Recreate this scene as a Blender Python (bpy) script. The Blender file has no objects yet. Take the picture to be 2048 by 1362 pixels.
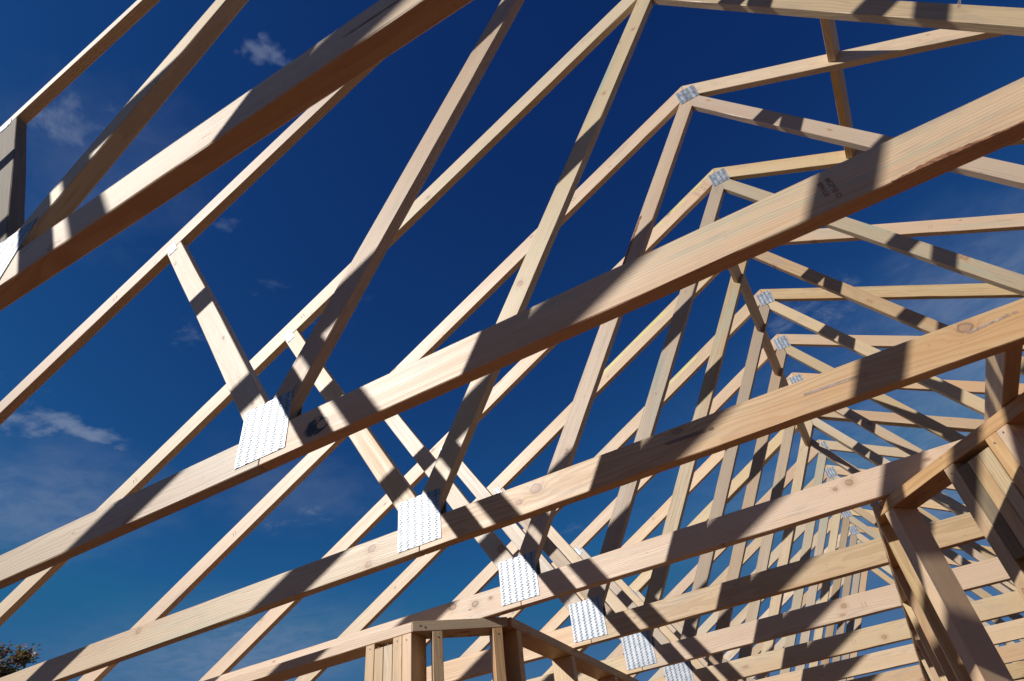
import bpy, bmesh, math, random
from mathutils import Vector, Matrix
random.seed(7)
scene = bpy.context.scene
COL = scene.collection

# ------------------------------------------------------------------ measures
S = 0.6            # truss spacing
T = 0.032          # timber thickness
D = 0.0893         # chord depth
XA, H = 1.2669, 2.3564
ML, MR = 0.5516, 0.5571
OL = D*math.sqrt(1+ML*ML)
OR_ = D*math.sqrt(1+MR*MR)
FLOOR = -2.40
SUN = Vector((-0.395, -0.60, 0.447)).normalized()

# ------------------------------------------------------------------ nodes
def new_mat(name):
    m = bpy.data.materials.new(name); m.use_nodes = True
    nt = m.node_tree; nt.nodes.clear()
    return m, nt
class G:
    def __init__(s, nt): s.nt = nt
    def n(s, t, **k):
        x = s.nt.nodes.new(t)
        for a, b in k.items(): setattr(x, a, b)
        return x
    def put(s, sock, v):
        if hasattr(v, 'links') or isinstance(v, bpy.types.NodeSocket): s.nt.links.new(v, sock)
        else: sock.default_value = v
    def m(s, op, a, b=0.0, c=0.0, clamp=False):
        x = s.n('ShaderNodeMath', operation=op, use_clamp=clamp)
        s.put(x.inputs[0], a); s.put(x.inputs[1], b); s.put(x.inputs[2], c)
        return x.outputs[0]
    def vm(s, op, a, b=(0, 0, 0)):
        x = s.n('ShaderNodeVectorMath', operation=op)
        s.put(x.inputs[0], a); s.put(x.inputs[1], b)
        return x.outputs[0]
    def comb(s, x, y, z):
        c = s.n('ShaderNodeCombineXYZ'); s.put(c.inputs[0], x); s.put(c.inputs[1], y); s.put(c.inputs[2], z)
        return c.outputs[0]
    def noise(s, vec, scale, detail=3.0, rough=0.5, dist=0.0):
        x = s.n('ShaderNodeTexNoise'); s.put(x.inputs['Vector'], vec)
        x.inputs['Scale'].default_value = scale; x.inputs['Detail'].default_value = detail
        x.inputs['Roughness'].default_value = rough; x.inputs['Distortion'].default_value = dist
        return x.outputs[0]
    def mix(s, f, a, b, blend='MIX'):
        x = s.n('ShaderNodeMix', data_type='RGBA', blend_type=blend)
        s.put(x.inputs[0], f); s.put(x.inputs[6], a); s.put(x.inputs[7], b)
        return x.outputs[2]
    def ss(s, v, lo, hi, to0=0.0, to1=1.0):
        x = s.n('ShaderNodeMapRange', interpolation_type='SMOOTHSTEP')
        s.put(x.inputs[0], v); x.inputs[1].default_value = lo; x.inputs[2].default_value = hi
        x.inputs[3].default_value = to0; x.inputs[4].default_value = to1
        return x.outputs[0]
    def attr(s, name):
        a = s.n('ShaderNodeAttribute', attribute_type='OBJECT', attribute_name=name)
        return a.outputs['Fac']

def wood(name, light=(0.60, 0.425, 0.245), dark=(0.42, 0.255, 0.125), grey=0.0, streak=0.25, rough=0.5):
    m, nt = new_mat(name); g = G(nt)
    out = g.n('ShaderNodeOutputMaterial'); b = g.n('ShaderNodeBsdfPrincipled')
    nt.links.new(b.outputs[0], out.inputs[0])
    tc = g.n('ShaderNodeTexCoord'); P = tc.outputs['Object']
    oi = g.n('ShaderNodeObjectInfo'); R = oi.outputs['Random']
    R2 = g.m('FRACT', g.m('MULTIPLY', R, 17.31)); R3 = g.m('FRACT', g.m('MULTIPLY', R, 53.77)); R4 = g.m('FRACT', g.m('MULTIPLY', R, 131.9))
    off = g.comb(g.m('MULTIPLY', R, 41.0), g.m('MULTIPLY', R2, 3.0), g.m('MULTIPLY', R3, 5.0))
    Q = g.vm('ADD', P, off)
    sp = g.n('ShaderNodeSeparateXYZ'); g.put(sp.inputs[0], P)
    sq = g.n('ShaderNodeSeparateXYZ'); g.put(sq.inputs[0], Q)
    px, py, pz = sp.outputs; qx, qy, qz = sq.outputs
    # knots: sparse cells on the wide face, running through the thickness
    vor = g.n('ShaderNodeTexVoronoi', voronoi_dimensions='2D'); vor.inputs['Scale'].default_value = 3.1
    g.put(vor.inputs['Vector'], g.comb(qx, g.m('MULTIPLY', qz, 2.2), 0.0))
    vsep = g.n('ShaderNodeSeparateColor'); g.put(vsep.inputs[0], vor.outputs['Color'])
    has = g.m('GREATER_THAN', vsep.outputs[0], 0.58)
    kw = g.noise(Q, 55.0, 2.0)
    kd = g.m('ADD', g.m('DIVIDE', vor.outputs['Distance'], 3.1), g.m('MULTIPLY', g.m('SUBTRACT', kw, 0.5), 0.008))
    kd = g.m('ADD', kd, g.m('MULTIPLY', g.m('SUBTRACT', 1.0, has), 10.0))
    # one knot placed by hand through object properties
    dx = g.m('SUBTRACT', px, g.attr('knot_along')); dz = g.m('SUBTRACT', pz, g.attr('knot_across'))
    kr = g.attr('knot_radius')
    hd = g.m('SQRT', g.m('ADD', g.m('MULTIPLY', g.m('MULTIPLY', dx, dx), 0.6), g.m('MULTIPLY', dz, dz)))
    hd = g.m('ADD', hd, g.m('MULTIPLY', g.m('SUBTRACT', kw, 0.5), 0.008))
    hrel = g.m('ADD', g.m('DIVIDE', hd, g.m('MAXIMUM', kr, 0.001)), g.m('MULTIPLY', g.m('LESS_THAN', kr, 0.002), 100.0))
    size = g.m('ADD', 0.004, g.m('MULTIPLY', g.m('POWER', vsep.outputs[1], 2.0), 0.011))
    krel = g.m('MINIMUM', g.m('DIVIDE', kd, size), hrel)
    for tag_ in ('second', 'third'):
        dx2 = g.m('SUBTRACT', px, g.attr(tag_+'_knot_along')); dz2 = g.m('SUBTRACT', pz, g.attr(tag_+'_knot_across')); kr2 = g.attr(tag_+'_knot_radius')
        h2 = g.m('ADD', g.m('SQRT', g.m('ADD', g.m('MULTIPLY', g.m('MULTIPLY', dx2, dx2), 0.6), g.m('MULTIPLY', dz2, dz2))), g.m('MULTIPLY', g.m('SUBTRACT', kw, 0.5), 0.008))
        krel = g.m('MINIMUM', krel, g.m('ADD', g.m('DIVIDE', h2, g.m('MAXIMUM', kr2, 0.001)), g.m('MULTIPLY', g.m('LESS_THAN', kr2, 0.002), 100.0)))
    # growth rings about an offset pith
    cy = g.m('MULTIPLY_ADD', R2, 0.12, -0.06); cz = g.m('MULTIPLY_ADD', R3, 0.16, -0.08)
    wob = g.noise(g.vm('MULTIPLY', Q, (0.9, 7.0, 7.0)), 1.6, 3.0, 0.55)
    dy_ = g.m('SUBTRACT', py, cy); dz_ = g.m('SUBTRACT', pz, cz)
    rad = g.m('SQRT', g.m('ADD', g.m('MULTIPLY', dy_, dy_), g.m('MULTIPLY', dz_, dz_)))
    rad = g.m('ADD', rad, g.m('MULTIPLY', wob, 0.055))
    pull = g.m('MULTIPLY', g.m('DIVIDE', 1.0, g.m('ADD', 1.0, g.m('MULTIPLY', krel, krel))), 0.03)
    rad = g.m('ADD', rad, pull)
    ring = g.m('FRACT', g.m('MULTIPLY', rad, g.m('MULTIPLY_ADD', R4, 90.0, 110.0)))
    bld = g.noise(g.vm('MULTIPLY', Q, (0.7, 9.0, 9.0)), 1.0, 2.0)
    late = g.m('MULTIPLY', g.ss(ring, 0.35, 0.85), g.ss(ring, 1.0, 0.93))
    fib = g.noise(g.vm('MULTIPLY', Q, (6.0, 420.0, 420.0)), 1.0, 4.0, 0.6)
    fib2 = g.noise(g.vm('MULTIPLY', Q, (2.0, 70.0, 70.0)), 1.0, 3.0, 0.6)
    amt = g.m('MULTIPLY', late, g.m('MULTIPLY_ADD', g.noise(g.vm('MULTIPLY', Q, (1.5, 14, 14)), 1.0, 2.0), 0.9, 0.05))
    col = g.mix(amt, (*light, 1), (*dark, 1))
    col = g.mix(g.ss(fib2, 0.45, 0.75, 0.0, 0.35), col, (light[0]*.80, light[1]*.72, light[2]*.62, 1))
    col = g.mix(g.ss(fib, 0.5, 0.8, 0.0, 0.30), col, (light[0]*.66, light[1]*.58, light[2]*.5, 1))
    # heartwood / sapwood drift along and across the board, resin streaks
    col = g.mix(g.ss(bld, 0.42, 0.68, 0.0, 0.55), col, (light[0]*.86, light[1]*.70, light[2]*.56, 1))
    resin = g.noise(g.vm('MULTIPLY', Q, (5.0, 150.0, 150.0)), 1.0, 2.0, 0.5)
    col = g.mix(g.ss(resin, 0.69, 0.78, 0.0, 0.7), col, (0.30, 0.16, 0.07, 1))
    # each stick its own shade
    hs = g.n('ShaderNodeHueSaturation')
    g.put(hs.inputs['Hue'], g.m('MULTIPLY_ADD', R3, 0.020, 0.492))
    g.put(hs.inputs['Saturation'], g.m('MULTIPLY_ADD', R2, 0.35, 0.80)); g.put(hs.inputs['Value'], g.m('MULTIPLY_ADD', R4, 0.38, 0.80))
    g.put(hs.inputs['Color'], col); col = hs.outputs[0]
    # blue-green treatment smears along the board
    sm = g.noise(g.vm('MULTIPLY', Q, (2.2, 30.0, 30.0)), 1.0, 4.0, 0.6)
    sm2 = g.noise(g.vm('MULTIPLY', Q, (1.1, 2.0, 2.0)), 1.0, 1.0)
    smear = g.m('MULTIPLY', g.m('MULTIPLY', g.ss(sm, 0.52, 0.70), g.ss(sm2, 0.50, 0.62)), streak)
    col = g.mix(smear, col, (0.24, 0.36, 0.27, 1))
    # weathering, dirt scuffs
    dirt = g.noise(g.vm('MULTIPLY', Q, (3.0, 12.0, 12.0)), 1.3, 6.0, 0.7)
    col = g.mix(g.m('ADD', grey, g.ss(dirt, 0.53, 0.76, 0.0, 0.50)), col, (0.27, 0.235, 0.19, 1))
    speck = g.noise(g.vm('MULTIPLY', Q, (40.0, 120.0, 120.0)), 1.0, 2.0)
    col = g.mix(g.ss(speck, 0.70, 0.78, 0.0, 0.55), col, (0.16, 0.10, 0.06, 1))
    # knots: red-brown heart, dark rim, fading halo
    halo = g.ss(krel, 3.4, 0.9, 0.0, 0.50)
    col = g.mix(halo, col, (0.42, 0.23, 0.10, 1))
    rim = g.m('MULTIPLY', g.ss(krel, 1.35, 1.05), g.ss(krel, 0.72, 0.95))
    heart = g.ss(krel, 1.12, 0.95)
    kring = g.m('FRACT', g.m('MULTIPLY', krel, 3.7))
    col = g.mix(heart, col, g.mix(kring, (0.34, 0.185, 0.09, 1), (0.43, 0.25, 0.135, 1)))
    blk = g.attr('knot_black')
    col = g.mix(g.m('MULTIPLY', rim, g.m('MAXIMUM', 0.45, blk)), col, (0.045, 0.025, 0.015, 1))
    lop = g.m('ADD', hrel, g.m('MULTIPLY', g.m('DIVIDE', dx, g.m('MAXIMUM', kr, 0.001)), 0.38))
    bm_ = g.m('MULTIPLY', g.m('MULTIPLY', g.ss(lop, 1.75, 1.35), g.ss(hrel, 0.92, 1.06)), g.ss(g.noise(g.vm('MULTIPLY', Q, (60, 60, 90)), 1.0, 3.0), 0.30, 0.42))
    col = g.mix(g.m('MULTIPLY', bm_, g.ss(blk, 0.8, 1.0)), col, (0.012, 0.008, 0.006, 1))
    col = g.mix(g.m('MULTIPLY', g.ss(hrel, 0.95, 0.85), g.ss(blk, 0.8, 1.0)), col, (0.50, 0.33, 0.20, 1))
    # yellow crayon band near one edge (only where asked for)
    cr = g.attr('crayon')
    band = g.m('MULTIPLY', g.ss(g.m('ABSOLUTE', g.m('SUBTRACT', pz, g.m('MULTIPLY_ADD', sm, 0.02, 0.018))), 0.012, 0.004), cr)
    band = g.m('MULTIPLY', band, g.ss(g.noise(g.vm('MULTIPLY', Q, (9.0, 2.0, 2.0)), 1.0, 2.0), 0.34, 0.46))
    band = g.m('MULTIPLY', band, g.ss(fib, 0.3, 0.6, 0.4, 0.9))
    band = g.m('MULTIPLY', band, g.m('MULTIPLY', g.ss(g.m('SUBTRACT', px, g.attr('crayon_from')), 0.0, 0.04), g.ss(g.m('SUBTRACT', g.attr('crayon_to'), px), 0.0, 0.04)))
    col = g.mix(band, col, (0.62, 0.60, 0.10, 1))
    # grey weathering asked for on single sticks
    col = g.mix(g.m('MULTIPLY', g.attr('weathered'), g.m('MULTIPLY_ADD', fib2, 0.5, 0.62)), col, (0.18, 0.145, 0.10, 1))
    col = g.mix(g.m('MULTIPLY', g.attr('reddened'), 0.6), col, (0.50, 0.26, 0.13, 1))
    g.put(b.inputs['Base Color'], col)
    g.put(b.inputs['Roughness'], g.m('MULTIPLY_ADD', fib2, 0.25, rough-0.10))
    g.put(b.inputs['Specular IOR Level'], g.m('MAXIMUM', 0.1, g.m('MULTIPLY_ADD', g.attr('weathered'), -0.75, 0.95)))
    bump = g.n('ShaderNodeBump'); bump.inputs['Strength'].default_value = 0.35; bump.inputs['Distance'].default_value = 0.0012
    hgt = g.m('ADD', g.m('MULTIPLY', fib, 0.8), g.m('ADD', g.m('MULTIPLY', late, 0.4), g.m('MULTIPLY', dirt, 0.6)))
    g.put(bump.inputs['Height'], hgt); nt.links.new(bump.outputs[0], b.inputs['Normal'])
    return m

M_CHORD = wood('pine_chord', streak=0.30)
M_WEB = wood('pine_web', light=(0.54, 0.395, 0.235), dark=(0.37, 0.24, 0.13), grey=0.08, streak=0.75)
M_FRAME = wood('pine_frame', light=(0.58, 0.395, 0.205), dark=(0.40, 0.235, 0.10), streak=0.15)

def plate_mat():
    m, nt = new_mat('galvanised_nail_plate'); g = G(nt)
    out = g.n('ShaderNodeOutputMaterial')
    steel = g.n('ShaderNodeBsdfPrincipled'); hole = g.n('ShaderNodeBsdfPrincipled')
    steel.inputs['Metallic'].default_value = 1.0
    tc = g.n('ShaderNodeTexCoord'); P = tc.outputs['Object']
    sp = g.n('ShaderNodeSeparateXYZ'); g.put(sp.inputs[0], P); x, y, z = sp.outputs
    cx = g.m('DIVIDE', g.m('ADD', x, 1.0), 0.025); u = g.m('FRACT', cx); c = g.m('FLOOR', cx)
    v = g.m('FRACT', g.m('ADD', g.m('DIVIDE', g.m('ADD', z, 1.0), 0.0122), g.m('MULTIPLY', c, 0.37)))
    def bx(u0, u1, v0, v1):
        a = g.m('MULTIPLY', g.m('GREATER_THAN', u, u0), g.m('LESS_THAN', u, u1))
        q = g.m('MULTIPLY', g.m('GREATER_THAN', v, v0), g.m('LESS_THAN', v, v1))
        return g.m('MULTIPLY', a, q)
    slots = g.m('MAXIMUM', bx(0.20, 0.58, 0.14, 0.36), bx(0.34, 0.72, 0.56, 0.78))
    lips = g.m('MAXIMUM', bx(0.20, 0.58, 0.36, 0.50), bx(0.34, 0.72, 0.78, 0.94))
    oi = g.n('ShaderNodeObjectInfo')
    nz = g.ss(g.noise(g.vm('ADD', P, g.comb(g.m('MULTIPLY', oi.outputs['Random'], 9.0), 0.0, 0.0)), 38.0, 4.0, 0.6), 0.3, 0.7)
    g.put(steel.inputs['Base Color'], g.mix(nz, (0.24, 0.265, 0.30, 1), (0.41, 0.43, 0.46, 1)))
    g.put(steel.inputs['Roughness'], g.m('MULTIPLY_ADD', nz, 0.16, 0.47))
    bump = g.n('ShaderNodeBump'); bump.inputs['Strength'].default_value = 0.6; bump.inputs['Distance'].default_value = 0.0015
    g.put(bump.inputs['Height'], g.m('ADD', g.m('MULTIPLY', lips, 1.0), g.m('ADD', g.m('MULTIPLY', g.noise(P, 90.0, 2.0), 0.35), g.m('MULTIPLY', g.noise(g.vm('ADD', P, g.comb(0.0, g.m('MULTIPLY', oi.outputs['Random'], 5.0), 0.0)), 16.0, 1.0), 1.6))))
    nt.links.new(bump.outputs[0], steel.inputs['Normal'])
    hole.inputs['Base Color'].default_value = (0.07, 0.07, 0.075, 1); hole.inputs['Roughness'].default_value = 0.8
    mx = g.n('ShaderNodeMixShader'); g.put(mx.inputs[0], slots)
    nt.links.new(steel.outputs[0], mx.inputs[1]); nt.links.new(hole.outputs[0], mx.inputs[2])
    nt.links.new(mx.outputs[0], out.inputs[0])
    return m
M_PLATE = plate_mat()

def ink(name, col, rough=0.8):
    m, nt = new_mat(name); g = G(nt)
    out = g.n('ShaderNodeOutputMaterial'); b = g.n('ShaderNodeBsdfPrincipled'); nt.links.new(b.outputs[0], out.inputs[0])
    tc = g.n('ShaderNodeTexCoord'); nz = g.noise(tc.outputs['Object'], 300.0, 2.0)
    g.put(b.inputs['Base Color'], g.mix(nz, (*col, 1), (col[0]*1.9+.02, col[1]*1.9+.015, col[2]*1.9+.01, 1)))
    b.inputs['Roughness'].default_value = rough
    return m
M_INK = ink('black_ink', (0.20, 0.14, 0.105))
M_REDINK = ink('red_ink', (0.28, 0.045, 0.02))
M_PENCIL = ink('pencil_smear', (0.30, 0.22, 0.17))
M_STEEL = ink('nail_steel', (0.10, 0.09, 0.08), 0.5)

# ------------------------------------------------------------------ mesh helpers
def link_mesh(name, bm, mat, parent=None):
    me = bpy.data.meshes.new(name); bm.normal_update(); bm.to_mesh(me); bm.free()
    me.materials.append(mat)
    o = bpy.data.objects.new(name, me); COL.objects.link(o)
    if parent is not None: o.parent = parent
    return o
def prism(pts, y0, y1, bev=0.0016):
    """pts: list of (x,z); solid between y0 and y1 with eased edges"""
    bm = bmesh.new()
    a = [bm.verts.new((x, y0, z)) for x, z in pts]
    f = bm.faces.new(a)
    r = bmesh.ops.extrude_face_region(bm, geom=[f])
    vs = [v for v in r['geom'] if isinstance(v, bmesh.types.BMVert)]
    for v in vs: v.co.y = y1
    bmesh.ops.recalc_face_normals(bm, faces=bm.faces[:])
    if bev > 0:
        bmesh.ops.bevel(bm, geom=bm.edges[:], offset=bev, segments=1, affect='EDGES', profile=0.5)
    return bm
def clip(poly, n, c):
    """keep n.p <= c"""
    out = []
    for i in range(len(poly)):
        p, q = poly[i], poly[(i+1) % len(poly)]
        dp = n[0]*p[0]+n[1]*p[1]-c; dq = n[0]*q[0]+n[1]*q[1]-c
        if dp <= 0: out.append(p)
        if (dp < 0 < dq) or (dq < 0 < dp):
            t = dp/(dp-dq); out.append((p[0]+t*(q[0]-p[0]), p[1]+t*(q[1]-p[1])))
    return out
BR = random.Random(21)
def board(name, poly, y0, t, d, parent, mat, bev=0.0016):
    """timber stick: outline poly in the x-z plane of its parent, grain along d"""
    L = math.hypot(*d); d = (d[0]/L, d[1]/L); p = (-d[1], d[0])
    cx = (min(a[0] for a in poly)+max(a[0] for a in poly))/2; cz = (min(a[1] for a in poly)+max(a[1] for a in poly))/2
    loc = [((a[0]-cx)*d[0]+(a[1]-cz)*d[1], (a[0]-cx)*p[0]+(a[1]-cz)*p[1]) for a in poly]
    bm = prism(loc, -t/2, t/2, bev)
    x0_ = min(a[0] for a in loc); x1_ = max(a[0] for a in loc); Ln = x1_-x0_
    if Ln > 0.7:
        n_ = int(Ln/0.11)
        for i_ in range(1, n_):
            gm = bm.verts[:]+bm.edges[:]+bm.faces[:]
            bmesh.ops.bisect_plane(bm, geom=gm, dist=1e-5, plane_co=(x0_+Ln*i_/n_+BR.uniform(-.02, .02), 0, 0), plane_no=(1, 0, 0))
        a1, a2, f1, f2 = BR.uniform(-.0016, .0016), BR.uniform(-.0010, .0010), BR.uniform(0, 6.28), BR.uniform(1.5, 3.0)
        for v_ in bm.verts:
            u_ = (v_.co.x-x0_)/Ln; e_ = math.sin(math.pi*u_)
            v_.co.z += e_*(a1*math.sin(f2*math.pi*u_+f1)+a2) + BR.uniform(-.00035, .00035)*min(1, e_*8)
            v_.co.y += BR.uniform(-.00022, .00022)*min(1, e_*8)
            if BR.random() < .035 and 0.02 < u_ < .98 and v_.co.z < 0: v_.co.z += .0022
    o = link_mesh(name, bm, mat, parent)
    o.location = (cx, y0+t/2, cz); o.rotation_euler = (0, -math.atan2(d[1], d[0]), 0)
    return o
def empty(name, loc, label, cat, group=None, rz=0.0):
    o = bpy.data.objects.new(name, None); COL.objects.link(o); o.empty_display_size = 0.2
    o.location = loc; o.rotation_euler = (0, 0, rz); o['label'] = label; o['category'] = cat
    if group: o['group'] = group
    o['kind'] = 'thing'
    return o
def place(poly_x0, poly_x1, z0, z1):
    return [(poly_x0, z0), (poly_x1, z0), (poly_x1, z1), (poly_x0, z1)]
def nail_plate(cx, cz, w, h, ang, y, side, parent):
    """thin pressed-steel plate on the front (side=-1) or back (side=+1) face"""
    bm = bmesh.new()
    bmesh.ops.create_cube(bm, size=1.0, matrix=Matrix.Diagonal((w, 0.0014, h, 1)))
    o = link_mesh('nail_plate', bm, M_PLATE, parent)
    o.location = (cx, y+side*0.0012, cz); o.rotation_euler = (0, -ang, 0)
    return o

# ------------------------------------------------------------------ the roof truss
XH_L, XH_R = -3.25, XA+(XA+3.25)
def web_poly(a, b, w, side, ext=1.6):
    """strip whose one edge runs a->b, width w towards side"""
    L = math.hypot(b[0]-a[0], b[1]-a[1]); d = ((b[0]-a[0])/L, (b[1]-a[1])/L)
    n = (d[1]*side, -d[0]*side)
    a0 = (a[0]-d[0]*ext, a[1]-d[1]*ext); b0 = (b[0]+d[0]*ext, b[1]+d[1]*ext)
    return [a0, b0, (b0[0]+n[0]*w, b0[1]+n[1]*w), (a0[0]+n[0]*w, a0[1]+n[1]*w)], d
def under_left(poly):   # below lower edge of left top chord
    return clip(poly, (-ML, 1), H-OL-ML*XA-0.0006)
def under_right(poly):
    return clip(poly, (MR, 1), H-OR_+MR*XA-0.0006)
def make_truss(parent, t=T, plates=True):
    G_ = 0.0008
    # bottom chord in three lengths, butted at the nail plates
    zt = lambda x: H-OL-ML*(XA-x)
    xl = XA-(H-OL-D)/ML; xl0 = XA-(H-OL)/ML
    xr = XA+(H-OR_-D)/MR; xr0 = XA+(H-OR_)/MR
    R0 = 2*XA
    bc1 = board('bottom_chord', [(xl0, 0), (-G_, 0), (-G_, D), (xl, D)], 0, t, (1, 0), parent, M_CHORD)
    bc2 = board('bottom_chord', [(G_, 0), (R0-G_, 0), (R0-G_, D), (G_, D)], 0, t, (1, 0), parent, M_CHORD)
    bc3 = board('bottom_chord', [(R0+G_, 0), (xr0, 0), (xr, D), (R0+G_, D)], 0, t, (1, 0), parent, M_CHORD)
    # top chords
    xe = XH_L
    tl = board('top_chord', [(XA-G_, H), (XA-G_, H-OL), (xe, H-OL-ML*(XA-xe)), (xe, H-ML*(XA-xe))], 0, t, (1, ML), parent, M_CHORD)
    xe = XH_R
    tr = board('top_chord', [(XA+G_, H), (xe, H-MR*(xe-XA)), (xe, H-OR_-MR*(xe-XA)), (XA+G_, H-OR_)], 0, t, (1, -MR), parent, M_CHORD)
    # long webs to the apex
    p, d = web_poly((-0.0437, D), (1.2369, H-0.1), 0.0738, 1)
    p = clip(p, (0, -1), -D-0.0006); p = under_right(under_left(p)); p = clip(p, (1, 0), XA-G_); p = clip(p, (-1, 0), -G_)
    wa = board('web', p, 0, t, d, parent, M_WEB)
    p, d = web_poly((1.2902, H-0.1), (2.4775, 0.2893), 0.0725, 1)
    p = clip(p, (0, -1), -D-0.0006); p = under_right(under_left(p)); p = clip(p, (-1, 0), -XA-G_); p = clip(p, (1, 0), R0-G_)
    wb = board('web', p, 0, t, d, parent, M_WEB)
    # short webs
    p, d = web_poly((-0.0403, D), (-0.2865, D+0.4), 0.0693, 1)
    p = clip(p, (0, -1), -D-0.0006); p = under_left(p); p = clip(p, (1, 0), -G_)
    ws = board('web', p, 0, t, d, parent, M_WEB)
    p, d = web_poly((R0+0.0403, D), (R0+0.2865, D+0.4), 0.0693, -1)
    p = clip(p, (0, -1), -D-0.0006); p = under_right(p); p = clip(p, (-1, 0), -R0-G_)
    wt = board('web', p, 0, t, d, parent, M_WEB)
    if plates:
        for y, s in ((0, -1), (t, 1)):
            nail_plate(0.0, 0.0955, 0.150, 0.156, 0, y, s, parent)
            nail_plate(R0, 0.0955, 0.150, 0.156, 0, y, s, parent)
            nail_plate(1.270, 2.262, 0.098, 0.108, 0.02, y, s, parent)
            nail_plate(-0.682, 1.182, 0.040, 0.068, math.atan(ML), y, s, parent)
            nail_plate(R0+0.682, 1.182, 0.040, 0.068, -math.atan(MR), y, s, parent)
            nail_plate(xl-0.02, 0.068, 0.20, 0.075, math.atan(ML), y, s, parent)
            nail_plate(xr+0.02, 0.068, 0.20, 0.075, -math.atan(MR), y, s, parent)
    return dict(bc1=bc1, bc2=bc2, bc3=bc3, tl=tl, tr=tr, wa=wa, wb=wb, ws=ws, wt=wt)

def truss_y(k): return (k-1)*S + (0.10 if k >= 10 else 0.0)
GT = 'pine roof trusses set out at even spacing under the open sky'
LAB = {
 0: 'nearest roof truss in view, its broad bottom chord crossing the upper left corner',
 1: 'roof truss with the large black knot just right of its white nail plate',
 2: 'roof truss whose bottom nail plate glares pure white, two orange knots to its left',
 3: 'roof truss whose bottom chord passes just above both angled wall plates',
 4: 'roof truss with yellow crayon and printed ink label beside its peak plate',
 5: 'roof truss just beyond the crayoned peak, its own peak hidden by the black-knotted chord',
 6: 'second roof truss beyond the crayoned peak, peak plate clear against blue sky',
 7: 'roof truss third beyond the crayoned one, peak plate just above the second wide chord',
 8: 'roof truss whose peak plate is half hidden by the second wide chord',
 9: 'front ply of the doubled roof truss, peak just under the second wide chord',
 10: 'roof truss directly beyond the doubled one, peak plate crossed by a dark web',
 11: 'second roof truss beyond the doubled one, peak plate just above the swirling-knot chord',
 12: 'third roof truss beyond the doubled one, peak hidden by the swirling-knot chord',
 13: 'fourth roof truss beyond the doubled one, peak plate just under the swirling-knot chord',
 14: 'fifth roof truss beyond the doubled one, with the lowest bright peak plate',
 15: 'next to last roof truss at the far end of the row',
 16: 'farthest roof truss, at the very end of the row',
}
proto = empty('roof_truss', (0, truss_y(1), 0), LAB[1], 'roof truss', GT)
PARTS = make_truss(proto)
TR = {1: PARTS}
ROOT = {1: proto}
def copy_truss(k, label, y=None):
    r = proto.copy(); COL.objects.link(r); r.location = (0, truss_y(k) if y is None else y, 0); r['label'] = label; r['group'] = GT
    m = {}
    for ch in list(proto.children):
        c = ch.copy(); COL.objects.link(c); c.parent = r
        for key, o in PARTS.items():
            if o is ch: m[key] = c
    ROOT[k] = r; TR[k] = m
    return r
BEHIND = 'pine roof truss standing above and behind the viewer, throwing its shadow forward'
for k in (0, *range(2, 17)): copy_truss(k, LAB[k])
for k in (-1, -2, -3): copy_truss(k, BEHIND)
copy_truss(99, 'back ply of the doubled roof truss, nailed flush behind the front ply', y=truss_y(9)+T+0.004)

p_, d_ = web_poly((1.217, 2.053), (1.432, 1.664), 0.052, 1, ext=2.2)
p_ = clip(p_, (0, -1), -D-0.0006); p_ = clip(p_, (-1, 0), -1.175)
board('web', p_, T+0.001, T, d_, ROOT[99], M_WEB)
# tiny natural differences between sticks
rng = random.Random(3)
for k, m in TR.items():
    for key, o in m.items():
        if key in ('wa', 'wb', 'ws', 'wt'):
            e = o.rotation_euler; o.rotation_euler = (e[0], e[1]+rng.uniform(-.0016, .0016), e[2])
            o.location.x += rng.uniform(-.0015, .0015)
        if key in ('wa', 'ws', 'wb', 'wt') and rng.random() < 0.35: o['weathered'] = rng.uniform(0.15, 0.38)
for k, r_ in ROOT.items():
    if k >= 6 and k != 99:
        r_.location.x += rng.uniform(-.006, .006); r_.location.z += rng.uniform(-.003, .003); r_.location.y += rng.uniform(-.010, .010)
        r_.rotation_euler = (rng.uniform(-.004, .004), 0, rng.uniform(-.003, .003))
ROOT[99].location.x = ROOT[9].location.x; ROOT[99].location.y = ROOT[9].location.y+T+.006; ROOT[99].rotation_euler = ROOT[9].rotation_euler; ROOT[99].location.z = ROOT[9].location.z
def knot(o, k, x, z, r, black=0.0):
    """place one knot at truss-plane point (x,z)"""
    inv = o.matrix_basis.inverted() @ Vector((x, 0, z))
    o['knot_along'] = float(inv.x); o['knot_across'] = float(inv.z); o['knot_radius'] = r; o['knot_black'] = black
knot(TR[1]['bc2'], 1, 0.178, 0.036, 0.0125, 1.0)
knot(TR[3]['bc2'], 3, 1.134, 0.068, 0.008, 0.3)
knot(TR[2]['bc1'], 2, -0.171, 0.061, 0.010, 0.3)
def knot2(o, x, z, r, tag_='second'):
    inv = o.matrix_basis.inverted() @ Vector((x, 0, z))
    o[tag_+'_knot_along'] = float(inv.x); o[tag_+'_knot_across'] = float(inv.z); o[tag_+'_knot_radius'] = r
knot2(TR[2]['bc1'], -0.182, 0.016, 0.009); knot2(TR[2]['bc1'], -1.19, 0.072, 0.008, 'third')
knot2(TR[2]['bc2'], 0.385, 0.062, 0.012); knot2(TR[2]['bc2'], 0.33, 0.040, 0.006, 'third')
knot2(TR[3]['bc1'], -0.185, 0.055, 0.009); knot2(TR[3]['bc1'], -0.12, 0.060, 0.005, 'third')
knot2(TR[3]['bc2'], 1.09, 0.062, 0.005); knot2(TR[4]['bc2'], 1.22, 0.05, 0.006); knot2(TR[5]['bc2'], .95, 0.055, 0.008); knot2(TR[6]['bc2'], 1.05, 0.03, 0.008)
knot2(TR[1]['wa'], 0.40, 0.86, 0.006); knot2(TR[2]['wa'], 0.93, 1.66, 0.006); knot2(TR[2]['wa'], 1.14, 2.00, 0.006, 'third')
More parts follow.
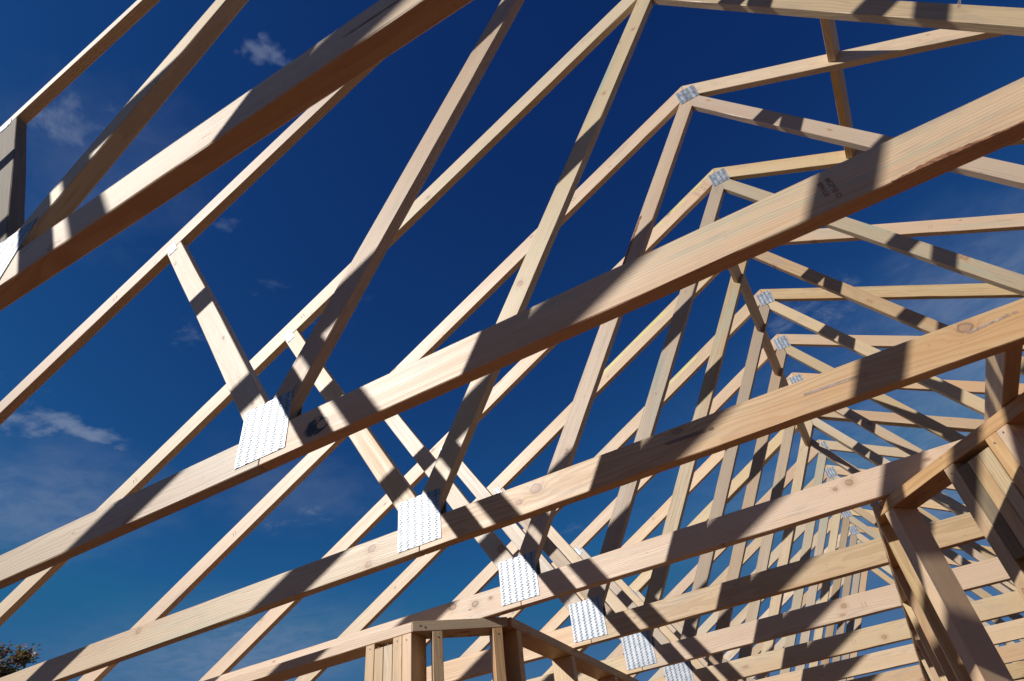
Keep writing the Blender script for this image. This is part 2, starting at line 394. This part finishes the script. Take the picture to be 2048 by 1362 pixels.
knot2(TR[4]['wb'], 1.62, 1.66, 0.009); knot2(TR[4]['wb'], 1.98, 1.10, 0.010, 'third'); knot2(TR[8]['wb'], 1.6, 1.7, 0.010)
knot2(TR[1]['tl'], -0.76, 1.16, 0.006); knot2(TR[2]['tl'], 0.06, 1.62, 0.007); knot2(TR[3]['tl'], 0.35, 1.77, 0.006); knot2(TR[4]['tl'], 0.2, 1.70, 0.008); knot2(TR[5]['tr'], 1.9, 1.94, 0.008)
knot(TR[3]['bc1'], 3, -0.282, 0.070, 0.010, 0.8)
knot(TR[1]['wb'], 1, 1.6, 1.7, 0.010, 0.2)
knot(TR[3]['wa'], 3, 0.264, 0.518, 0.009, 0.4)
knot(TR[3]['ws'], 3, -0.057, 0.222, 0.012, 0.4)
knot(TR[2]['tl'], 2, -0.163, 2.099-0.50, 0.010, 0.3)
knot(TR[2]['bc2'], 2, 1.46, 0.070, 0.011, 0.2)
knot(TR[2]['wa'], 2, 0.432, 0.835, 0.009, 0.3)
TR[1]['ws']['weathered'] = 0.0; TR[2]['ws']['weathered'] = 0.0; TR[1]['wa']['weathered'] = 0.25; TR[0]['ws']['weathered'] = 1.15; TR[3]['wa']['weathered'] = 0.2; TR[4]['wa']['weathered'] = 0.4
for k_, a_, b_ in ((4, 2.10, 2.60), (5, 1.20, 1.93), (6, 1.62, 1.95)):
    TR[k_]['tl']['crayon'] = 1.0; TR[k_]['tl']['crayon_from'] = a_; TR[k_]['tl']['crayon_to'] = b_

# ------------------------------------------------------------------ stamps, writing and smears
def text_mesh(name, s, size, mat, parent, loc, right, up, thick=0.0):
    cu = bpy.data.curves.new(name, 'FONT'); cu.body = s; cu.size = size; cu.align_x = 'LEFT'; cu.offset = thick
    tmp = bpy.data.objects.new('tmp', cu); COL.objects.link(tmp)
    dg = bpy.context.evaluated_depsgraph_get(); me = bpy.data.meshes.new_from_object(tmp.evaluated_get(dg))
    bpy.data.objects.remove(tmp)
    me.materials.clear(); me.materials.append(mat)
    o = bpy.data.objects.new(name, me); COL.objects.link(o)
    o.parent = parent
    r = Vector(right).normalized(); u = Vector(up).normalized(); n = r.cross(u)
    M = Matrix((r, u, n)).transposed().to_4x4(); M.translation = Vector(loc)
    o.matrix_local = M
    return o
# letters on the front face look towards -y, so reading direction x up = -y normal
text_mesh('grade_stamp', 'MGP10 O', 0.0125, M_INK, ROOT[1], (1.2490, -0.0006, 0.0690), (0, 0, -1), (1, 0, 0), 0.0003)
text_mesh('grade_stamp', 'BPN L:2', 0.0105, M_INK, ROOT[1], (1.2360, -0.0006, 0.0660), (0, 0, -1), (1, 0, 0), 0.0004)
text_mesh('grade_stamp', 'MGP10', 0.012, M_INK, ROOT[2], (1.99, -0.0006, 1.13), (-0.51, 0, -0.86), (0.86, 0, -0.51), 0.0002)

def marks(name, quads, mat, parent, y=-0.0006):
    bm = bmesh.new()
    for q in quads:
        vs = [bm.verts.new((x, y, z)) for x, z in q]
        f = bm.faces.new(vs)
        if f.normal.y > 0: f.normal_flip()
    bmesh.ops.recalc_face_normals(bm, faces=bm.faces[:])
    for f in bm.faces:
        f.normal_update()
        if f.normal.y > 0: f.normal_flip()
    return link_mesh(name, bm, mat, parent)
def smear(x0, z0, x1, z1, w, seed):
    r = random.Random(seed); qs = []; n = 26
    L = math.hypot(x1-x0, z1-z0); px, pz = -(z1-z0)/L, (x1-x0)/L
    for j in range(3):
        o = (j-1)*w*0.35; prev = None
        for i in range(n+1):
            t = i/n; ww = w*0.20*(0.85+.3*r.random())*math.sin(math.pi*min(1, t*1.1+.05))**.5 if t < .9 else w*.1
            cx = x0+(x1-x0)*t+px*(o+r.uniform(-.0002, .0002)); cz = z0+(z1-z0)*t+pz*(o+r.uniform(-.0006, .0006))
            cur = ((cx+px*ww, cz+pz*ww), (cx-px*ww, cz-pz*ww))
            if prev and r.random() > .02: qs.append([prev[0], cur[0], cur[1], prev[1]])
            prev = cur
    return qs
M_DARK = ink('dark_graphite', (0.17, 0.13, 0.105))
marks('pencil_smear', smear(0.755, 0.0525, 0.880, 0.0500, 0.009, 1), M_DARK, ROOT[2])
marks('pencil_smear', smear(1.10, 0.0505, 1.245, 0.0480, 0.007, 2), M_PENCIL, ROOT[2])
marks('pencil_smear', smear(1.455, 0.0560, 1.56, 0.0640, 0.006, 3), M_PENCIL, ROOT[2])
marks('pencil_smear', smear(0.745, 0.0480, 0.86, 0.0430, 0.004, 5), M_DARK, ROOT[0])
# bark left on the lower arris of the first wide chord, and on the edge of one web
def strip(pts_a, pts_b, seed, amp):
    r = random.Random(seed); qs = []; n = len(pts_a)
    A_, B_ = [], []
    for i in range(n-1):
        for j in range(6):
            t = j/6
            A_.append((pts_a[i][0]+(pts_a[i+1][0]-pts_a[i][0])*t+r.uniform(-amp, amp), pts_a[i][1]+(pts_a[i+1][1]-pts_a[i][1])*t+r.uniform(-amp, amp)))
            B_.append((pts_b[i][0]+(pts_b[i+1][0]-pts_b[i][0])*t, pts_b[i][1]+(pts_b[i+1][1]-pts_b[i][1])*t))
    return [[A_[i], A_[i+1], B_[i+1], B_[i]] for i in range(len(A_)-1)]
def bark_strip_mat():
    m, nt = new_mat('bark_remnant'); g = G(nt)
    out = g.n('ShaderNodeOutputMaterial'); b = g.n('ShaderNodeBsdfPrincipled'); nt.links.new(b.outputs[0], out.inputs[0])
    tc = g.n('ShaderNodeTexCoord'); n1 = g.noise(g.vm('MULTIPLY', tc.outputs['Object'], (60, 60, 260)), 1.0, 4.0, 0.7)
    g.put(b.inputs['Base Color'], g.mix(g.ss(n1, 0.35, 0.65), (0.10, 0.035, 0.015, 1), (0.42, 0.20, 0.10, 1))); b.inputs['Roughness'].default_value = 0.9
    bump = g.n('ShaderNodeBump'); bump.inputs['Distance'].default_value = 0.004; g.put(bump.inputs['Height'], n1); nt.links.new(bump.outputs[0], b.inputs['Normal'])
    return m
M_BARKS = bark_strip_mat()
marks('bark_remnant', strip([(1.325, .0022), (1.36, .0075), (1.39, .0105), (1.425, .0098), (1.46, .0060), (1.50, .0050), (1.56, .0080), (1.62, .003)],
                            [(1.325, .0018), (1.36, .0018), (1.39, .0018), (1.425, .0018), (1.46, .0018), (1.50, .0018), (1.56, .0018), (1.62, .0018)], 1, .0012), M_BARKS, ROOT[1])
def edge_on_web(z, off): return (-0.0437+(z-D)/1.692+off, z)
marks('bark_remnant', strip([edge_on_web(z, .013) for z in (1.30, 1.36, 1.44, 1.50, 1.58)], [edge_on_web(z, .0025) for z in (1.30, 1.36, 1.44, 1.50, 1.58)], 2, .003), M_BARKS, ROOT[3])
def ticks(k, x, z, d):
    L_ = math.hypot(*d); d = (d[0]/L_, d[1]/L_); p = (-d[1], d[0]); qs = []
    for o_ in (0.0, 0.014):
        for j in range(4):
            a = (x+d[0]*o_+p[0]*(.006*j), z+d[1]*o_+p[1]*(.006*j))
            qs.append([a, (a[0]+d[0]*.003, a[1]+d[1]*.003), (a[0]+d[0]*.003+p[0]*.0045, a[1]+d[1]*.003+p[1]*.0045), (a[0]+p[0]*.0045, a[1]+p[1]*.0045)])
    marks('grade_stamp', qs, M_PENCIL, ROOT[k])
for k_, x_, f_ in ((5, 2.15, .3), (6, 2.35, .3), (4, 1.75, .4), (6, 1.62, .3), (7, 1.9, .3)): ticks(k_, x_, H-MR*(x_-XA)-OR_*(1-f_), (1, -MR))
for k_, x_, f_ in ((1, -.95, .3), (2, -.62, .4), (3, .55, .4), (3, -1.55, .4), (5, .1, .3), (2, -1.5, .3)): ticks(k_, x_, H-ML*(XA-x_)-OL*(1-f_), (1, ML))
for k_, x_ in ((4, .62), (5, 1.02), (3, -.9), (6, .9)): ticks(k_, x_, .03, (1, 0))
# the printed ink label by the peak of the fourth truss
def ink_label(parent):
    d = Vector((1, 0, ML)).normalized(); p = Vector((-d.z, 0, d.x))
    o0 = Vector((1.085, 0, H-ML*(XA-1.085)))-p*0.086
    qs = []
    def rect(a, b, c, e):
        pts = [o0+d*a+p*c, o0+d*b+p*c, o0+d*b+p*e, o0+d*a+p*e]
        qs.append([(v.x, v.z) for v in pts])
    W, Hh = 0.115, 0.062
    rect(0, W, 0, .0012); rect(0, W, Hh, Hh+.0012); rect(0, .0012, .0014, Hh-.0002); rect(W-.0012, W, .0014, Hh-.0002)
    r = random.Random(4)
    for row in range(5):
        a = 0.006
        while a < 0.022:
            w = r.uniform(.0012, .003); rect(a, a+w, 0.006+row*0.011, 0.012+row*0.011); a += w+.0012
    a = 0.05
    while a < 0.075: w = r.uniform(.0008, .0022); rect(a, a+w, 0.008, 0.024); a += w+.0011
    for row in range(4): rect(0.038, 0.041, 0.03+row*.007, 0.034+row*.007); rect(0.082, 0.105, 0.010+row*.012, 0.0125+row*.012)
    rect(0.055, 0.078, 0.036, 0.039); rect(0.055, 0.072, 0.044, 0.0465)
    return marks('ink_label', qs, M_PENCIL, parent)
ink_label(ROOT[4])

# ------------------------------------------------------------------ blocking pieces between the trusses
def blocking(pt, d, th, dep, y0, y1, label, group):
    """square-cut block running between trusses; pt = one corner (x,z), d = thickness direction"""
    L = math.hypot(*d); d = (d[0]/L, d[1]/L); p = (-d[1], d[0])
    if p[1] < 0: p = (-p[0], -p[1])
    # local: X along y
    bm = bmesh.new(); bmesh.ops.create_cube(bm, size=1.0, matrix=Matrix.Diagonal((y1-y0, th, dep, 1)))
    bmesh.ops.bevel(bm, geom=bm.edges[:], offset=0.0015, segments=1, affect='EDGES')
    o = link_mesh('blocking_piece', bm, M_FRAME)
    X = Vector((0, 1, 0)); Z = Vector((p[0], 0, p[1])); Y = Z.cross(X)
    M = Matrix((X, Y, Z)).transposed().to_4x4()
    M.translation = Vector((pt[0]+d[0]*th/2+p[0]*dep/2, (y0+y1)/2, pt[1]+d[1]*th/2+p[1]*dep/2))
    o.matrix_world = M
    o['label'] = label; o['category'] = 'timber block'; o['group'] = group
    return o
gp = 'timber blocks nailed in a line between the roof trusses'
for k, lab in ((2, 'upper of two brown blocks against blue sky between the upper right top chords'),
               (3, 'lower of two brown blocks between the right top chords, ending by the black-knotted chord')):
    blocking((1.856, 1.955), (0.80, -0.60), 0.035, 0.070, truss_y(k)+T+.001, truss_y(k+1)-.001, lab, gp)
bl = {4: 'topmost short block emerging under the widest bottom chord, between steep webs',
      5: 'second block from the top in the stepped line between steep webs, with a dark knot',
      6: 'third block from the top in the stepped line between steep webs',
      7: 'fourth block in the stepped line, end hidden behind the second wide bottom chord',
      8: 'block ending against the doubled truss web, just under the second wide bottom chord'}
for i, k in enumerate((4, 5, 6, 7, 8)):
    pt = {4: (1.113, 2.000), 5: (1.130, 2.024), 6: (1.123, 2.020), 7: (1.125, 2.008), 8: (1.126, 1.992)}[k]
    blocking(pt, (0.76, -0.65), 0.027, 0.070, truss_y(k)+T+.001, truss_y(k+1)-.001, bl[k], gp)
b_ = blocking((1.503, 0.001), (1, 0), 0.035, 0.070, truss_y(2)+T+.001, truss_y(3)-.001,
         'stubby horizontal block seen from below between two bottom chords at the right edge', gp)

# ------------------------------------------------------------------ wall frames
def wall(name, origin, ang, length, studs, label, short=(), x0=0.0, z_low=FLOOR, doubles=()):
    w = empty(name, (origin[0], origin[1], FLOOR), label, 'wall frame', None, ang)
    top = 0 - FLOOR
    tp = board('top_plate', place(x0, length, top-0.035, top-0.0008), 0, 0.09, (1, 0), w, M_FRAME)
    bp = board('bottom_plate', place(x0, length, 0.001, 0.036), 0, 0.09, (1, 0), w, M_FRAME)
    res = []
    for s in studs:
        zt = top-0.0355
        if s in short: zt = top-0.054
        res.append(board('stud', place(s, s+0.0349, 0.0365, zt), 0.0006, 0.0888, (0, 1), w, M_FRAME))
    return w, tp, res
# wall running left of the small angled wall: local x points to -x, so build from its far end
wx0 = -2.9
bund = [-0.551, -0.5115, -0.472, -0.4325, -0.393]
st = [wx0+0.01, -2.3, -1.7, -1.2]+bund
w1, tp1, s1 = wall('wall_frame', (wx0, 1.048), 0.0, -0.3535-wx0, [s-wx0 for s in st],
   'straight wall frame at bottom left ending in a bundle of five upright studs', short=(bund[1]-wx0, bund[2]-wx0))
for o in s1[-5:]:   # bundle sticks are slightly fatter
    o.scale = (1, 1, 1.11)
A = Vector((-0.3515, 1.0465)); B = Vector((-0.0895, 1.256)); u = (B-A); L = u.length
w2, tp2, s2 = wall('wall_frame', (A.x, A.y), math.atan2(u.y, u.x), L, [0.070, 0.280],
   'short angled wall frame at bottom centre with two studs and sky between them', x0=0.001)
w3, tp3, s3 = wall('wall_frame', (-0.080, 1.268), math.pi/2, 6.9, [0.033, 0.49, 0.95, 1.40, 1.85, 2.3, 2.75, 3.2, 3.65, 4.1, 4.55, 5.0, 5.45, 5.9, 6.35, 6.8],
   'wall frame running away into the distance from the bottom centre corner', x0=0.0)
A2 = Vector((1.163, 1.258)); v2 = Vector((0.675, -0.738)).normalized()
# local x along v2 and local y must point to the back (+,+): origin at A2, rotate so x = v2
w4, tp4, s4 = wall('wall_frame', (A2.x, A2.y), math.atan2(v2.y, v2.x), 1.10,
   [0.031, 0.274, 0.3095, 0.345, 0.3805, 0.4185, 0.4540, 1.06],
   'angled wall frame at the right edge with a packed row of studs, one weathered grey', short=(0.3095, 0.345, 0.3805))
w5, tp5, s5 = wall('wall_frame', (1.163+0.090, 1.262), math.pi/2, 6.9, [0.06, 0.50, 0.95, 1.40, 1.85, 2.3, 2.75, 3.2, 3.65, 4.1, 4.55, 5.0, 5.45, 5.9, 6.35, 6.8],
   'wall frame leading away into the distance from the corner of the right angled wall')
s4[2]['weathered'] = 1.1
bpy.data.objects.remove(s4[2]); top_ = -FLOOR
s4[2] = board('stud', place(0.3095, 0.3444, top_-0.296, top_-0.054), 0.0006, 0.0888, (0, 1), w4, M_FRAME); s4[2]['weathered'] = 1.1
w6, tp6, s6 = wall('wall_frame', (-2.9, -2.2), math.pi/2, 12.0, [0.01+0.6*i for i in range(20)], 'outer wall frame carrying the left ends of the trusses')
w7, tp7, s7 = wall('wall_frame', (2*XA+2.99, -2.2), math.pi/2, 12.0, [0.01+0.6*i for i in range(20)], 'outer wall frame carrying the right ends of the trusses')

# writing on the plate undersides (letters face down)
def under_text(w, s, size, x, y, mat, flip=False):
    text_mesh('handwriting', s, size, mat, w, (x, y, -FLOOR-0.0356), (1, 0, 0), (0, -1, 0), 0.0006)
under_text(w4, 'W1', 0.030, 0.085, 0.062, M_INK); under_text(w4, 'TPL', 0.032, 0.125, 0.055, M_INK); under_text(w4, '-   75 SR', 0.028, 0.178, 0.050, M_INK)
under_text(w2, 'TPC', 0.016, 0.125, 0.075, M_INK); under_text(w2, '3 3605', 0.020, 0.150, 0.040, M_REDINK); under_text(w2, '45 W', 0.016, 0.20, 0.080, M_INK)
# nail heads on the plate ends
def nail(w, x, z, r=0.0035):
    bm = bmesh.new(); bmesh.ops.create_cone(bm, cap_ends=True, segments=12, radius1=r, radius2=r, depth=0.001)
    o = link_mesh('nail_head', bm, M_STEEL, w); o.rotation_euler = (math.pi/2, 0, 0); o.location = (x, -0.0006, z)
for w_, st_ in ((w4, (0.048, 0.29, 0.326, 0.362, 0.436, 0.47)), (w2, (0.088, 0.297)), (w1, [s_-wx0+0.017 for s_ in bund])):
    for x_ in st_: nail(w_, x_, -FLOOR-0.052-0.004*math.sin(x_*90), 0.0022)
nail(w4, 0.030, -FLOOR-0.016); nail(w2, 0.028, -FLOOR-0.016); nail(w2, 0.045, -FLOOR-0.022)

# ------------------------------------------------------------------ ground and slab
def ground_mat(name, c1, c2, sc):
    m, nt = new_mat(name); g = G(nt)
    out = g.n('ShaderNodeOutputMaterial'); b = g.n('ShaderNodeBsdfPrincipled'); nt.links.new(b.outputs[0], out.inputs[0])
    tc = g.n('ShaderNodeTexCoord'); n1 = g.noise(tc.outputs['Object'], sc, 8.0, 0.65)
    g.put(b.inputs['Base Color'], g.mix(g.ss(n1, 0.35, 0.65), (*c1, 1), (*c2, 1)))
    b.inputs['Roughness'].default_value = 0.9
    bump = g.n('ShaderNodeBump'); bump.inputs['Strength'].default_value = 0.5; bump.inputs['Distance'].default_value = 0.03
    g.put(bump.inputs['Height'], n1); nt.links.new(bump.outputs[0], b.inputs['Normal'])
    return m
def quad_obj(name, x0, x1, y0, y1, z, mat, depth=0.0):
    bm = bmesh.new()
    if depth:
        bmesh.ops.create_cube(bm, size=1.0, matrix=Matrix.Translation(((x0+x1)/2, (y0+y1)/2, z-depth/2)) @ Matrix.Diagonal((x1-x0, y1-y0, depth, 1)))
        bmesh.ops.bevel(bm, geom=bm.edges[:], offset=0.006, segments=1, affect='EDGES')
    else:
        bm.faces.new([bm.verts.new(p) for p in ((x0, y0, z), (x1, y0, z), (x1, y1, z), (x0, y1, z))])
    o = link_mesh(name, bm, mat); o['kind'] = 'structure'
    return o
quad_obj('ground', -600, 600, -600, 600, FLOOR-0.22, ground_mat('dry_earth', (0.075, 0.028, 0.010), (0.045, 0.024, 0.009), 0.6))
quad_obj('floor_slab', -3.05, 2*XA+3.1, -2.6, 10.2, FLOOR-0.001, ground_mat('bounce_tint_floor', (0.135, 0.028, 0.004), (0.10, 0.023, 0.0035), 2.2), 0.3)  # unseen slab, its deep orange chosen to tint bounce light on the undersides

# ------------------------------------------------------------------ the tree beyond the lower left corner
def leaf_mat():
    m, nt = new_mat('autumn_leaves'); g = G(nt)
    out = g.n('ShaderNodeOutputMaterial'); b = g.n('ShaderNodeBsdfPrincipled'); nt.links.new(b.outputs[0], out.inputs[0])
    ge = g.n('ShaderNodeNewGeometry'); ri = ge.outputs['Random Per Island']
    cr = g.n('ShaderNodeValToRGB'); g.put(cr.inputs[0], ri)
    e = cr.color_ramp.elements; e[0].position = 0.0; e[0].color = (0.11, 0.15, 0.04, 1); e[1].position = 1.0; e[1].color = (0.30, 0.07, 0.07, 1)
    for pos, c in ((0.3, (0.22, 0.23, 0.06, 1)), (0.5, (0.40, 0.27, 0.12, 1)), (0.7, (0.36, 0.14, 0.08, 1)), (0.85, (0.15, 0.05, 0.06, 1))):
        x = e.new(pos); x.color = c
    g.put(b.inputs['Base Color'], cr.outputs[0]); b.inputs['Roughness'].default_value = 0.5
    b.inputs['Subsurface Weight'].default_value = 0.0
    tr = g.n('ShaderNodeBsdfTranslucent'); g.put(tr.inputs[0], cr.outputs[0]); mx = g.n('ShaderNodeMixShader'); mx.inputs[0].default_value = 0.35
    nt.links.new(b.outputs[0], mx.inputs[1]); nt.links.new(tr.outputs[0], mx.inputs[2]); nt.links.new(mx.outputs[0], out.inputs[0])
    return m
def bark_mat():
    m, nt = new_mat('bark'); g = G(nt)
    out = g.n('ShaderNodeOutputMaterial'); b = g.n('ShaderNodeBsdfPrincipled'); nt.links.new(b.outputs[0], out.inputs[0])
    tc = g.n('ShaderNodeTexCoord'); n1 = g.noise(g.vm('MULTIPLY', tc.outputs['Object'], (8, 8, 1.5)), 2.0, 5.0)
    g.put(b.inputs['Base Color'], g.mix(n1, (0.10, 0.07, 0.05, 1), (0.24, 0.19, 0.15, 1))); b.inputs['Roughness'].default_value = 0.9
    return m
def tube(bm, pts, seg=7):
    prev = None
    for i, (p, r) in enumerate(pts):
        p = Vector(p); d = (Vector(pts[min(i+1, len(pts)-1)][0])-Vector(pts[max(i-1, 0)][0])).normalized()
        a = d.orthogonal().normalized(); b = d.cross(a)
        ring = [bm.verts.new(p+(a*math.cos(2*math.pi*j/seg)+b*math.sin(2*math.pi*j/seg))*r) for j in range(seg)]
        if prev:
            for j in range(seg): bm.faces.new((prev[j], prev[(j+1) % seg], ring[(j+1) % seg], ring[j]))
        prev = ring
def tree(base, height, crown_r, n_leaf, label):
    r = random.Random(11)
    t = empty('autumn_tree', base, label, 'tree')
    bm = bmesh.new(); ch = height-crown_r
    tube(bm, [((0, 0, 0), .20), ((.05, .03, height*.25), .16), ((-.04, .08, height*.5), .11), ((.02, 0, height*.8), .05)], 10)
    tips = []
    for i in range(26):
        a = i*2.4; z0 = height*(0.35+0.45*r.random()); rr = crown_r*(0.55+0.45*r.random())
        end = Vector((math.cos(a)*rr, math.sin(a)*rr, ch+crown_r*r.uniform(-.7, .85)))
        end = Vector((0, 0, ch)) + (end-Vector((0, 0, ch))).normalized()*crown_r*r.uniform(.65, 1.0)
        st = Vector((0, 0, min(z0, end.z)))
        mid = st.lerp(end, .5)+Vector((0, 0, .12))
        tube(bm, [(st, .045), (mid, .025), (end, .007)], 5); tips += [end, mid.lerp(end, .5), st.lerp(end, .75)]
    for i in range(30):
        e = r.choice(tips); q = e+Vector((r.uniform(-1, 1), r.uniform(-1, 1), r.uniform(0, 1.2))).normalized()*r.uniform(.25, .5)
        tube(bm, [(e, .008), (q, .003)], 4); tips.append(q)
    link_mesh('trunk', bm, bark_mat(), t)
    bm = bmesh.new()
    clumps = [Vector((0, 0, ch))+Vector((r.gauss(0, 1), r.gauss(0, 1), r.gauss(0, 1))).normalized()*crown_r*r.uniform(.45, .98) for _ in range(70)]
    for i in range(n_leaf):
        c = r.choice(tips) if r.random() < .45 else r.choice(clumps); p = c+Vector((r.gauss(0, 1), r.gauss(0, 1), r.gauss(0, .8)))*0.13
        s = r.uniform(.03, .062); ax = Vector((r.gauss(0, 1), r.gauss(0, 1), r.gauss(0, 1))).normalized(); bx = ax.orthogonal().normalized(); cx = ax.cross(bx)
        vs = [bm.verts.new(p+v) for v in (bx*s, cx*s*.55, -bx*s, -cx*s*.55)]
        bm.faces.new(vs)
    link_mesh('crown', bm, leaf_mat(), t)
tree((-18.70, 8.08, FLOOR-0.22), 8.02, 1.46, 60000, 'bushy tree with red and olive leaves peeping over a chord at the bottom left corner')

# ------------------------------------------------------------------ light and sky
w = bpy.data.worlds.new('World'); scene.world = w; w.use_nodes = True
nt = w.node_tree; nt.nodes.clear(); g = G(nt)
out = g.n('ShaderNodeOutputWorld'); bg = g.n('ShaderNodeBackground'); nt.links.new(bg.outputs[0], out.inputs[0])
sky = g.n('ShaderNodeTexSky', sky_type='NISHITA'); sky.sun_disc = False
sky.sun_elevation = math.asin(SUN.z); sky.sun_rotation = math.atan2(SUN.x, SUN.y)
sky.altitude = 900; sky.air_density = 1.0; sky.dust_density = 0.15; sky.ozone_density = 4.0
tc = g.n('ShaderNodeTexCoord'); V = tc.outputs['Generated']
sv = g.n('ShaderNodeSeparateXYZ'); g.put(sv.inputs[0], V)
# thin wisps of cirrus, laid on a high flat layer
inv = g.m('DIVIDE', 1.0, g.m('MAXIMUM', sv.outputs[2], 0.06))
cl = g.comb(g.m('MULTIPLY', sv.outputs[0], inv), g.m('MULTIPLY', sv.outputs[1], inv), 0.0)
wa_ = g.noise(cl, 6.0, 4.0, 0.6); wb_ = g.noise(g.vm('ADD', cl, (7, 3, 0)), 6.0, 4.0, 0.6)
clx = g.m('ADD', g.m('MULTIPLY', sv.outputs[0], inv), g.m('MULTIPLY_ADD', wa_, 0.34, -0.17)); cly = g.m('ADD', g.m('MULTIPLY', sv.outputs[1], inv), g.m('MULTIPLY_ADD', wb_, 0.34, -0.17))
n1 = g.noise(cl, 8.5, 10.0, 0.68, 0.5)
n2 = g.noise(g.vm('ADD', cl, (4.3, 1.7, 0)), 1.15, 3.0, 0.5)
n3 = g.noise(g.vm('MULTIPLY', g.vm('ADD', cl, (2.0, 9.0, 0)), (0.6, 1.7, 1)), 5.0, 8.0, 0.7, 0.8)
def blob(cx, cy, rx, ry, amt, ang=0.0):
    x_ = g.m('SUBTRACT', clx, cx); y_ = g.m('SUBTRACT', cly, cy); c_, s_ = math.cos(ang), math.sin(ang)
    a_ = g.m('DIVIDE', g.m('ADD', g.m('MULTIPLY', x_, c_), g.m('MULTIPLY', y_, s_)), rx)
    b_ = g.m('DIVIDE', g.m('SUBTRACT', g.m('MULTIPLY', y_, c_), g.m('MULTIPLY', x_, s_)), ry)
    d_ = g.m('SQRT', g.m('ADD', g.m('MULTIPLY', a_, a_), g.m('MULTIPLY', b_, b_)))
    return g.ss(d_, 1.0, 0.0, 0.0, amt)
field = None
for args in ((-1.53, .68, .30, .16, 1.5, 1.2), (-1.62, .60, .40, .40, .55), (-.79, .19, .16, .10, 1.0, .3), (-.43, .235, .055, .05, 1.0), (-.75, .74, .14, .10, .80),
             (-.74, .44, .10, .07, .80), (-.80, .60, .12, .08, .75), (-2.0, .85, .5, .3, .60), (-1.44, 1.38, .40, .34, .72), (-2.4, 1.9, .9, .5, 1.05), (-1.15, .95, .3, .2, .55), (-1.05, .62, .14, .10, .6),
             (.47, 1.47, .45, .40, .95), (.22, 1.40, .38, .30, .80), (.5, 2.4, 1.2, .9, .9), (.26, .86, .22, .16, .30), (-.95, .45, .10, .06, .5), (-.6, 2.2, 1.0, .8, .5)):
    bl_ = blob(*args); field = bl_ if field is None else g.m('MAXIMUM', field, bl_)
cut = g.m('SUBTRACT', 0.80, g.m('MULTIPLY', field, 0.30))
mixn = g.m('ADD', g.m('MULTIPLY', n1, 0.62), g.m('MULTIPLY', n3, 0.38))
cloud = g.ss(g.m('SUBTRACT', mixn, cut), -0.14, 0.20, 0.0, 1.0)
cloud = g.m('MULTIPLY', g.m('MULTIPLY', cloud, g.ss(field, 0.0, 0.5)), 0.55)
veil = None
for args in ((.62, 1.75, .62, .65, .50), (1.0, 2.6, 2.0, 1.6, .55), (-1.95, .85, .55, .42, .34), (-2.6, 2.2, 1.1, .9, .38), (-1.35, 1.25, .35, .35, .16), (-.85, .25, .28, .2, .14)):
    bl_ = blob(*args); veil = bl_ if veil is None else g.m('MAXIMUM', veil, bl_)
veil = g.m('MULTIPLY', veil, g.ss(mixn, 0.36, 0.60, 0.45, 1.0))
cloud = g.m('MAXIMUM', cloud, veil)
sc = g.n('ShaderNodeSeparateColor'); g.put(sc.inputs[0], sky.outputs[0])
cc = g.n('ShaderNodeCombineColor')
for i, (k_, p_, mx_) in enumerate(((0.264, 1.61, 0.75), (0.592, 1.84, 2.1), (1.04, 1.215, 4.8))):
    g.put(cc.inputs[i], g.m('MINIMUM', g.m('MULTIPLY', g.m('POWER', sc.outputs[i], p_), k_), mx_))
tint = g.mix(g.ss(sv.outputs[2], 0.34, 0.05, 0.0, 0.8), cc.outputs[0], (1.9, 3.9, 7.2, 1))
colr = g.mix(cloud, tint, (4.6, 5.6, 7.6, 1))
g.put(bg.inputs[0], colr); bg.inputs[1].default_value = 0.056
sl = bpy.data.lights.new('sun', 'SUN'); sl.energy = 4.8; sl.angle = math.radians(0.55); sl.color = (1.0, 0.965, 0.92)
so = bpy.data.objects.new('sun', sl); COL.objects.link(so); so.rotation_euler = SUN.to_track_quat('Z', 'Y').to_euler()

# ------------------------------------------------------------------ camera
R = ((0.8653923, 0.4907790, -0.1011540), (-0.3921161, 0.5375571, -0.7465101), (-0.3119954, 0.6856882, 0.6576401))
cam = bpy.data.cameras.new('camera'); co = bpy.data.objects.new('camera', cam); COL.objects.link(co)
M = Matrix(((R[0][0], -R[1][0], -R[2][0], 1.03070), (R[0][1], -R[1][1], -R[2][1], -0.84483), (R[0][2], -R[1][2], -R[2][2], -0.78226), (0, 0, 0, 1)))
co.matrix_world = M
cam.sensor_width = 36.0; cam.lens = 22.703; cam.clip_start = 0.05; cam.clip_end = 2000
cam.dof.use_dof = True; cam.dof.focus_distance = 3.2; cam.dof.aperture_fstop = 11
scene.camera = co
scene.view_settings.view_transform = 'Standard'; scene.view_settings.look = 'None'
scene.view_settings.exposure = 0.0; scene.view_settings.gamma = 1.0
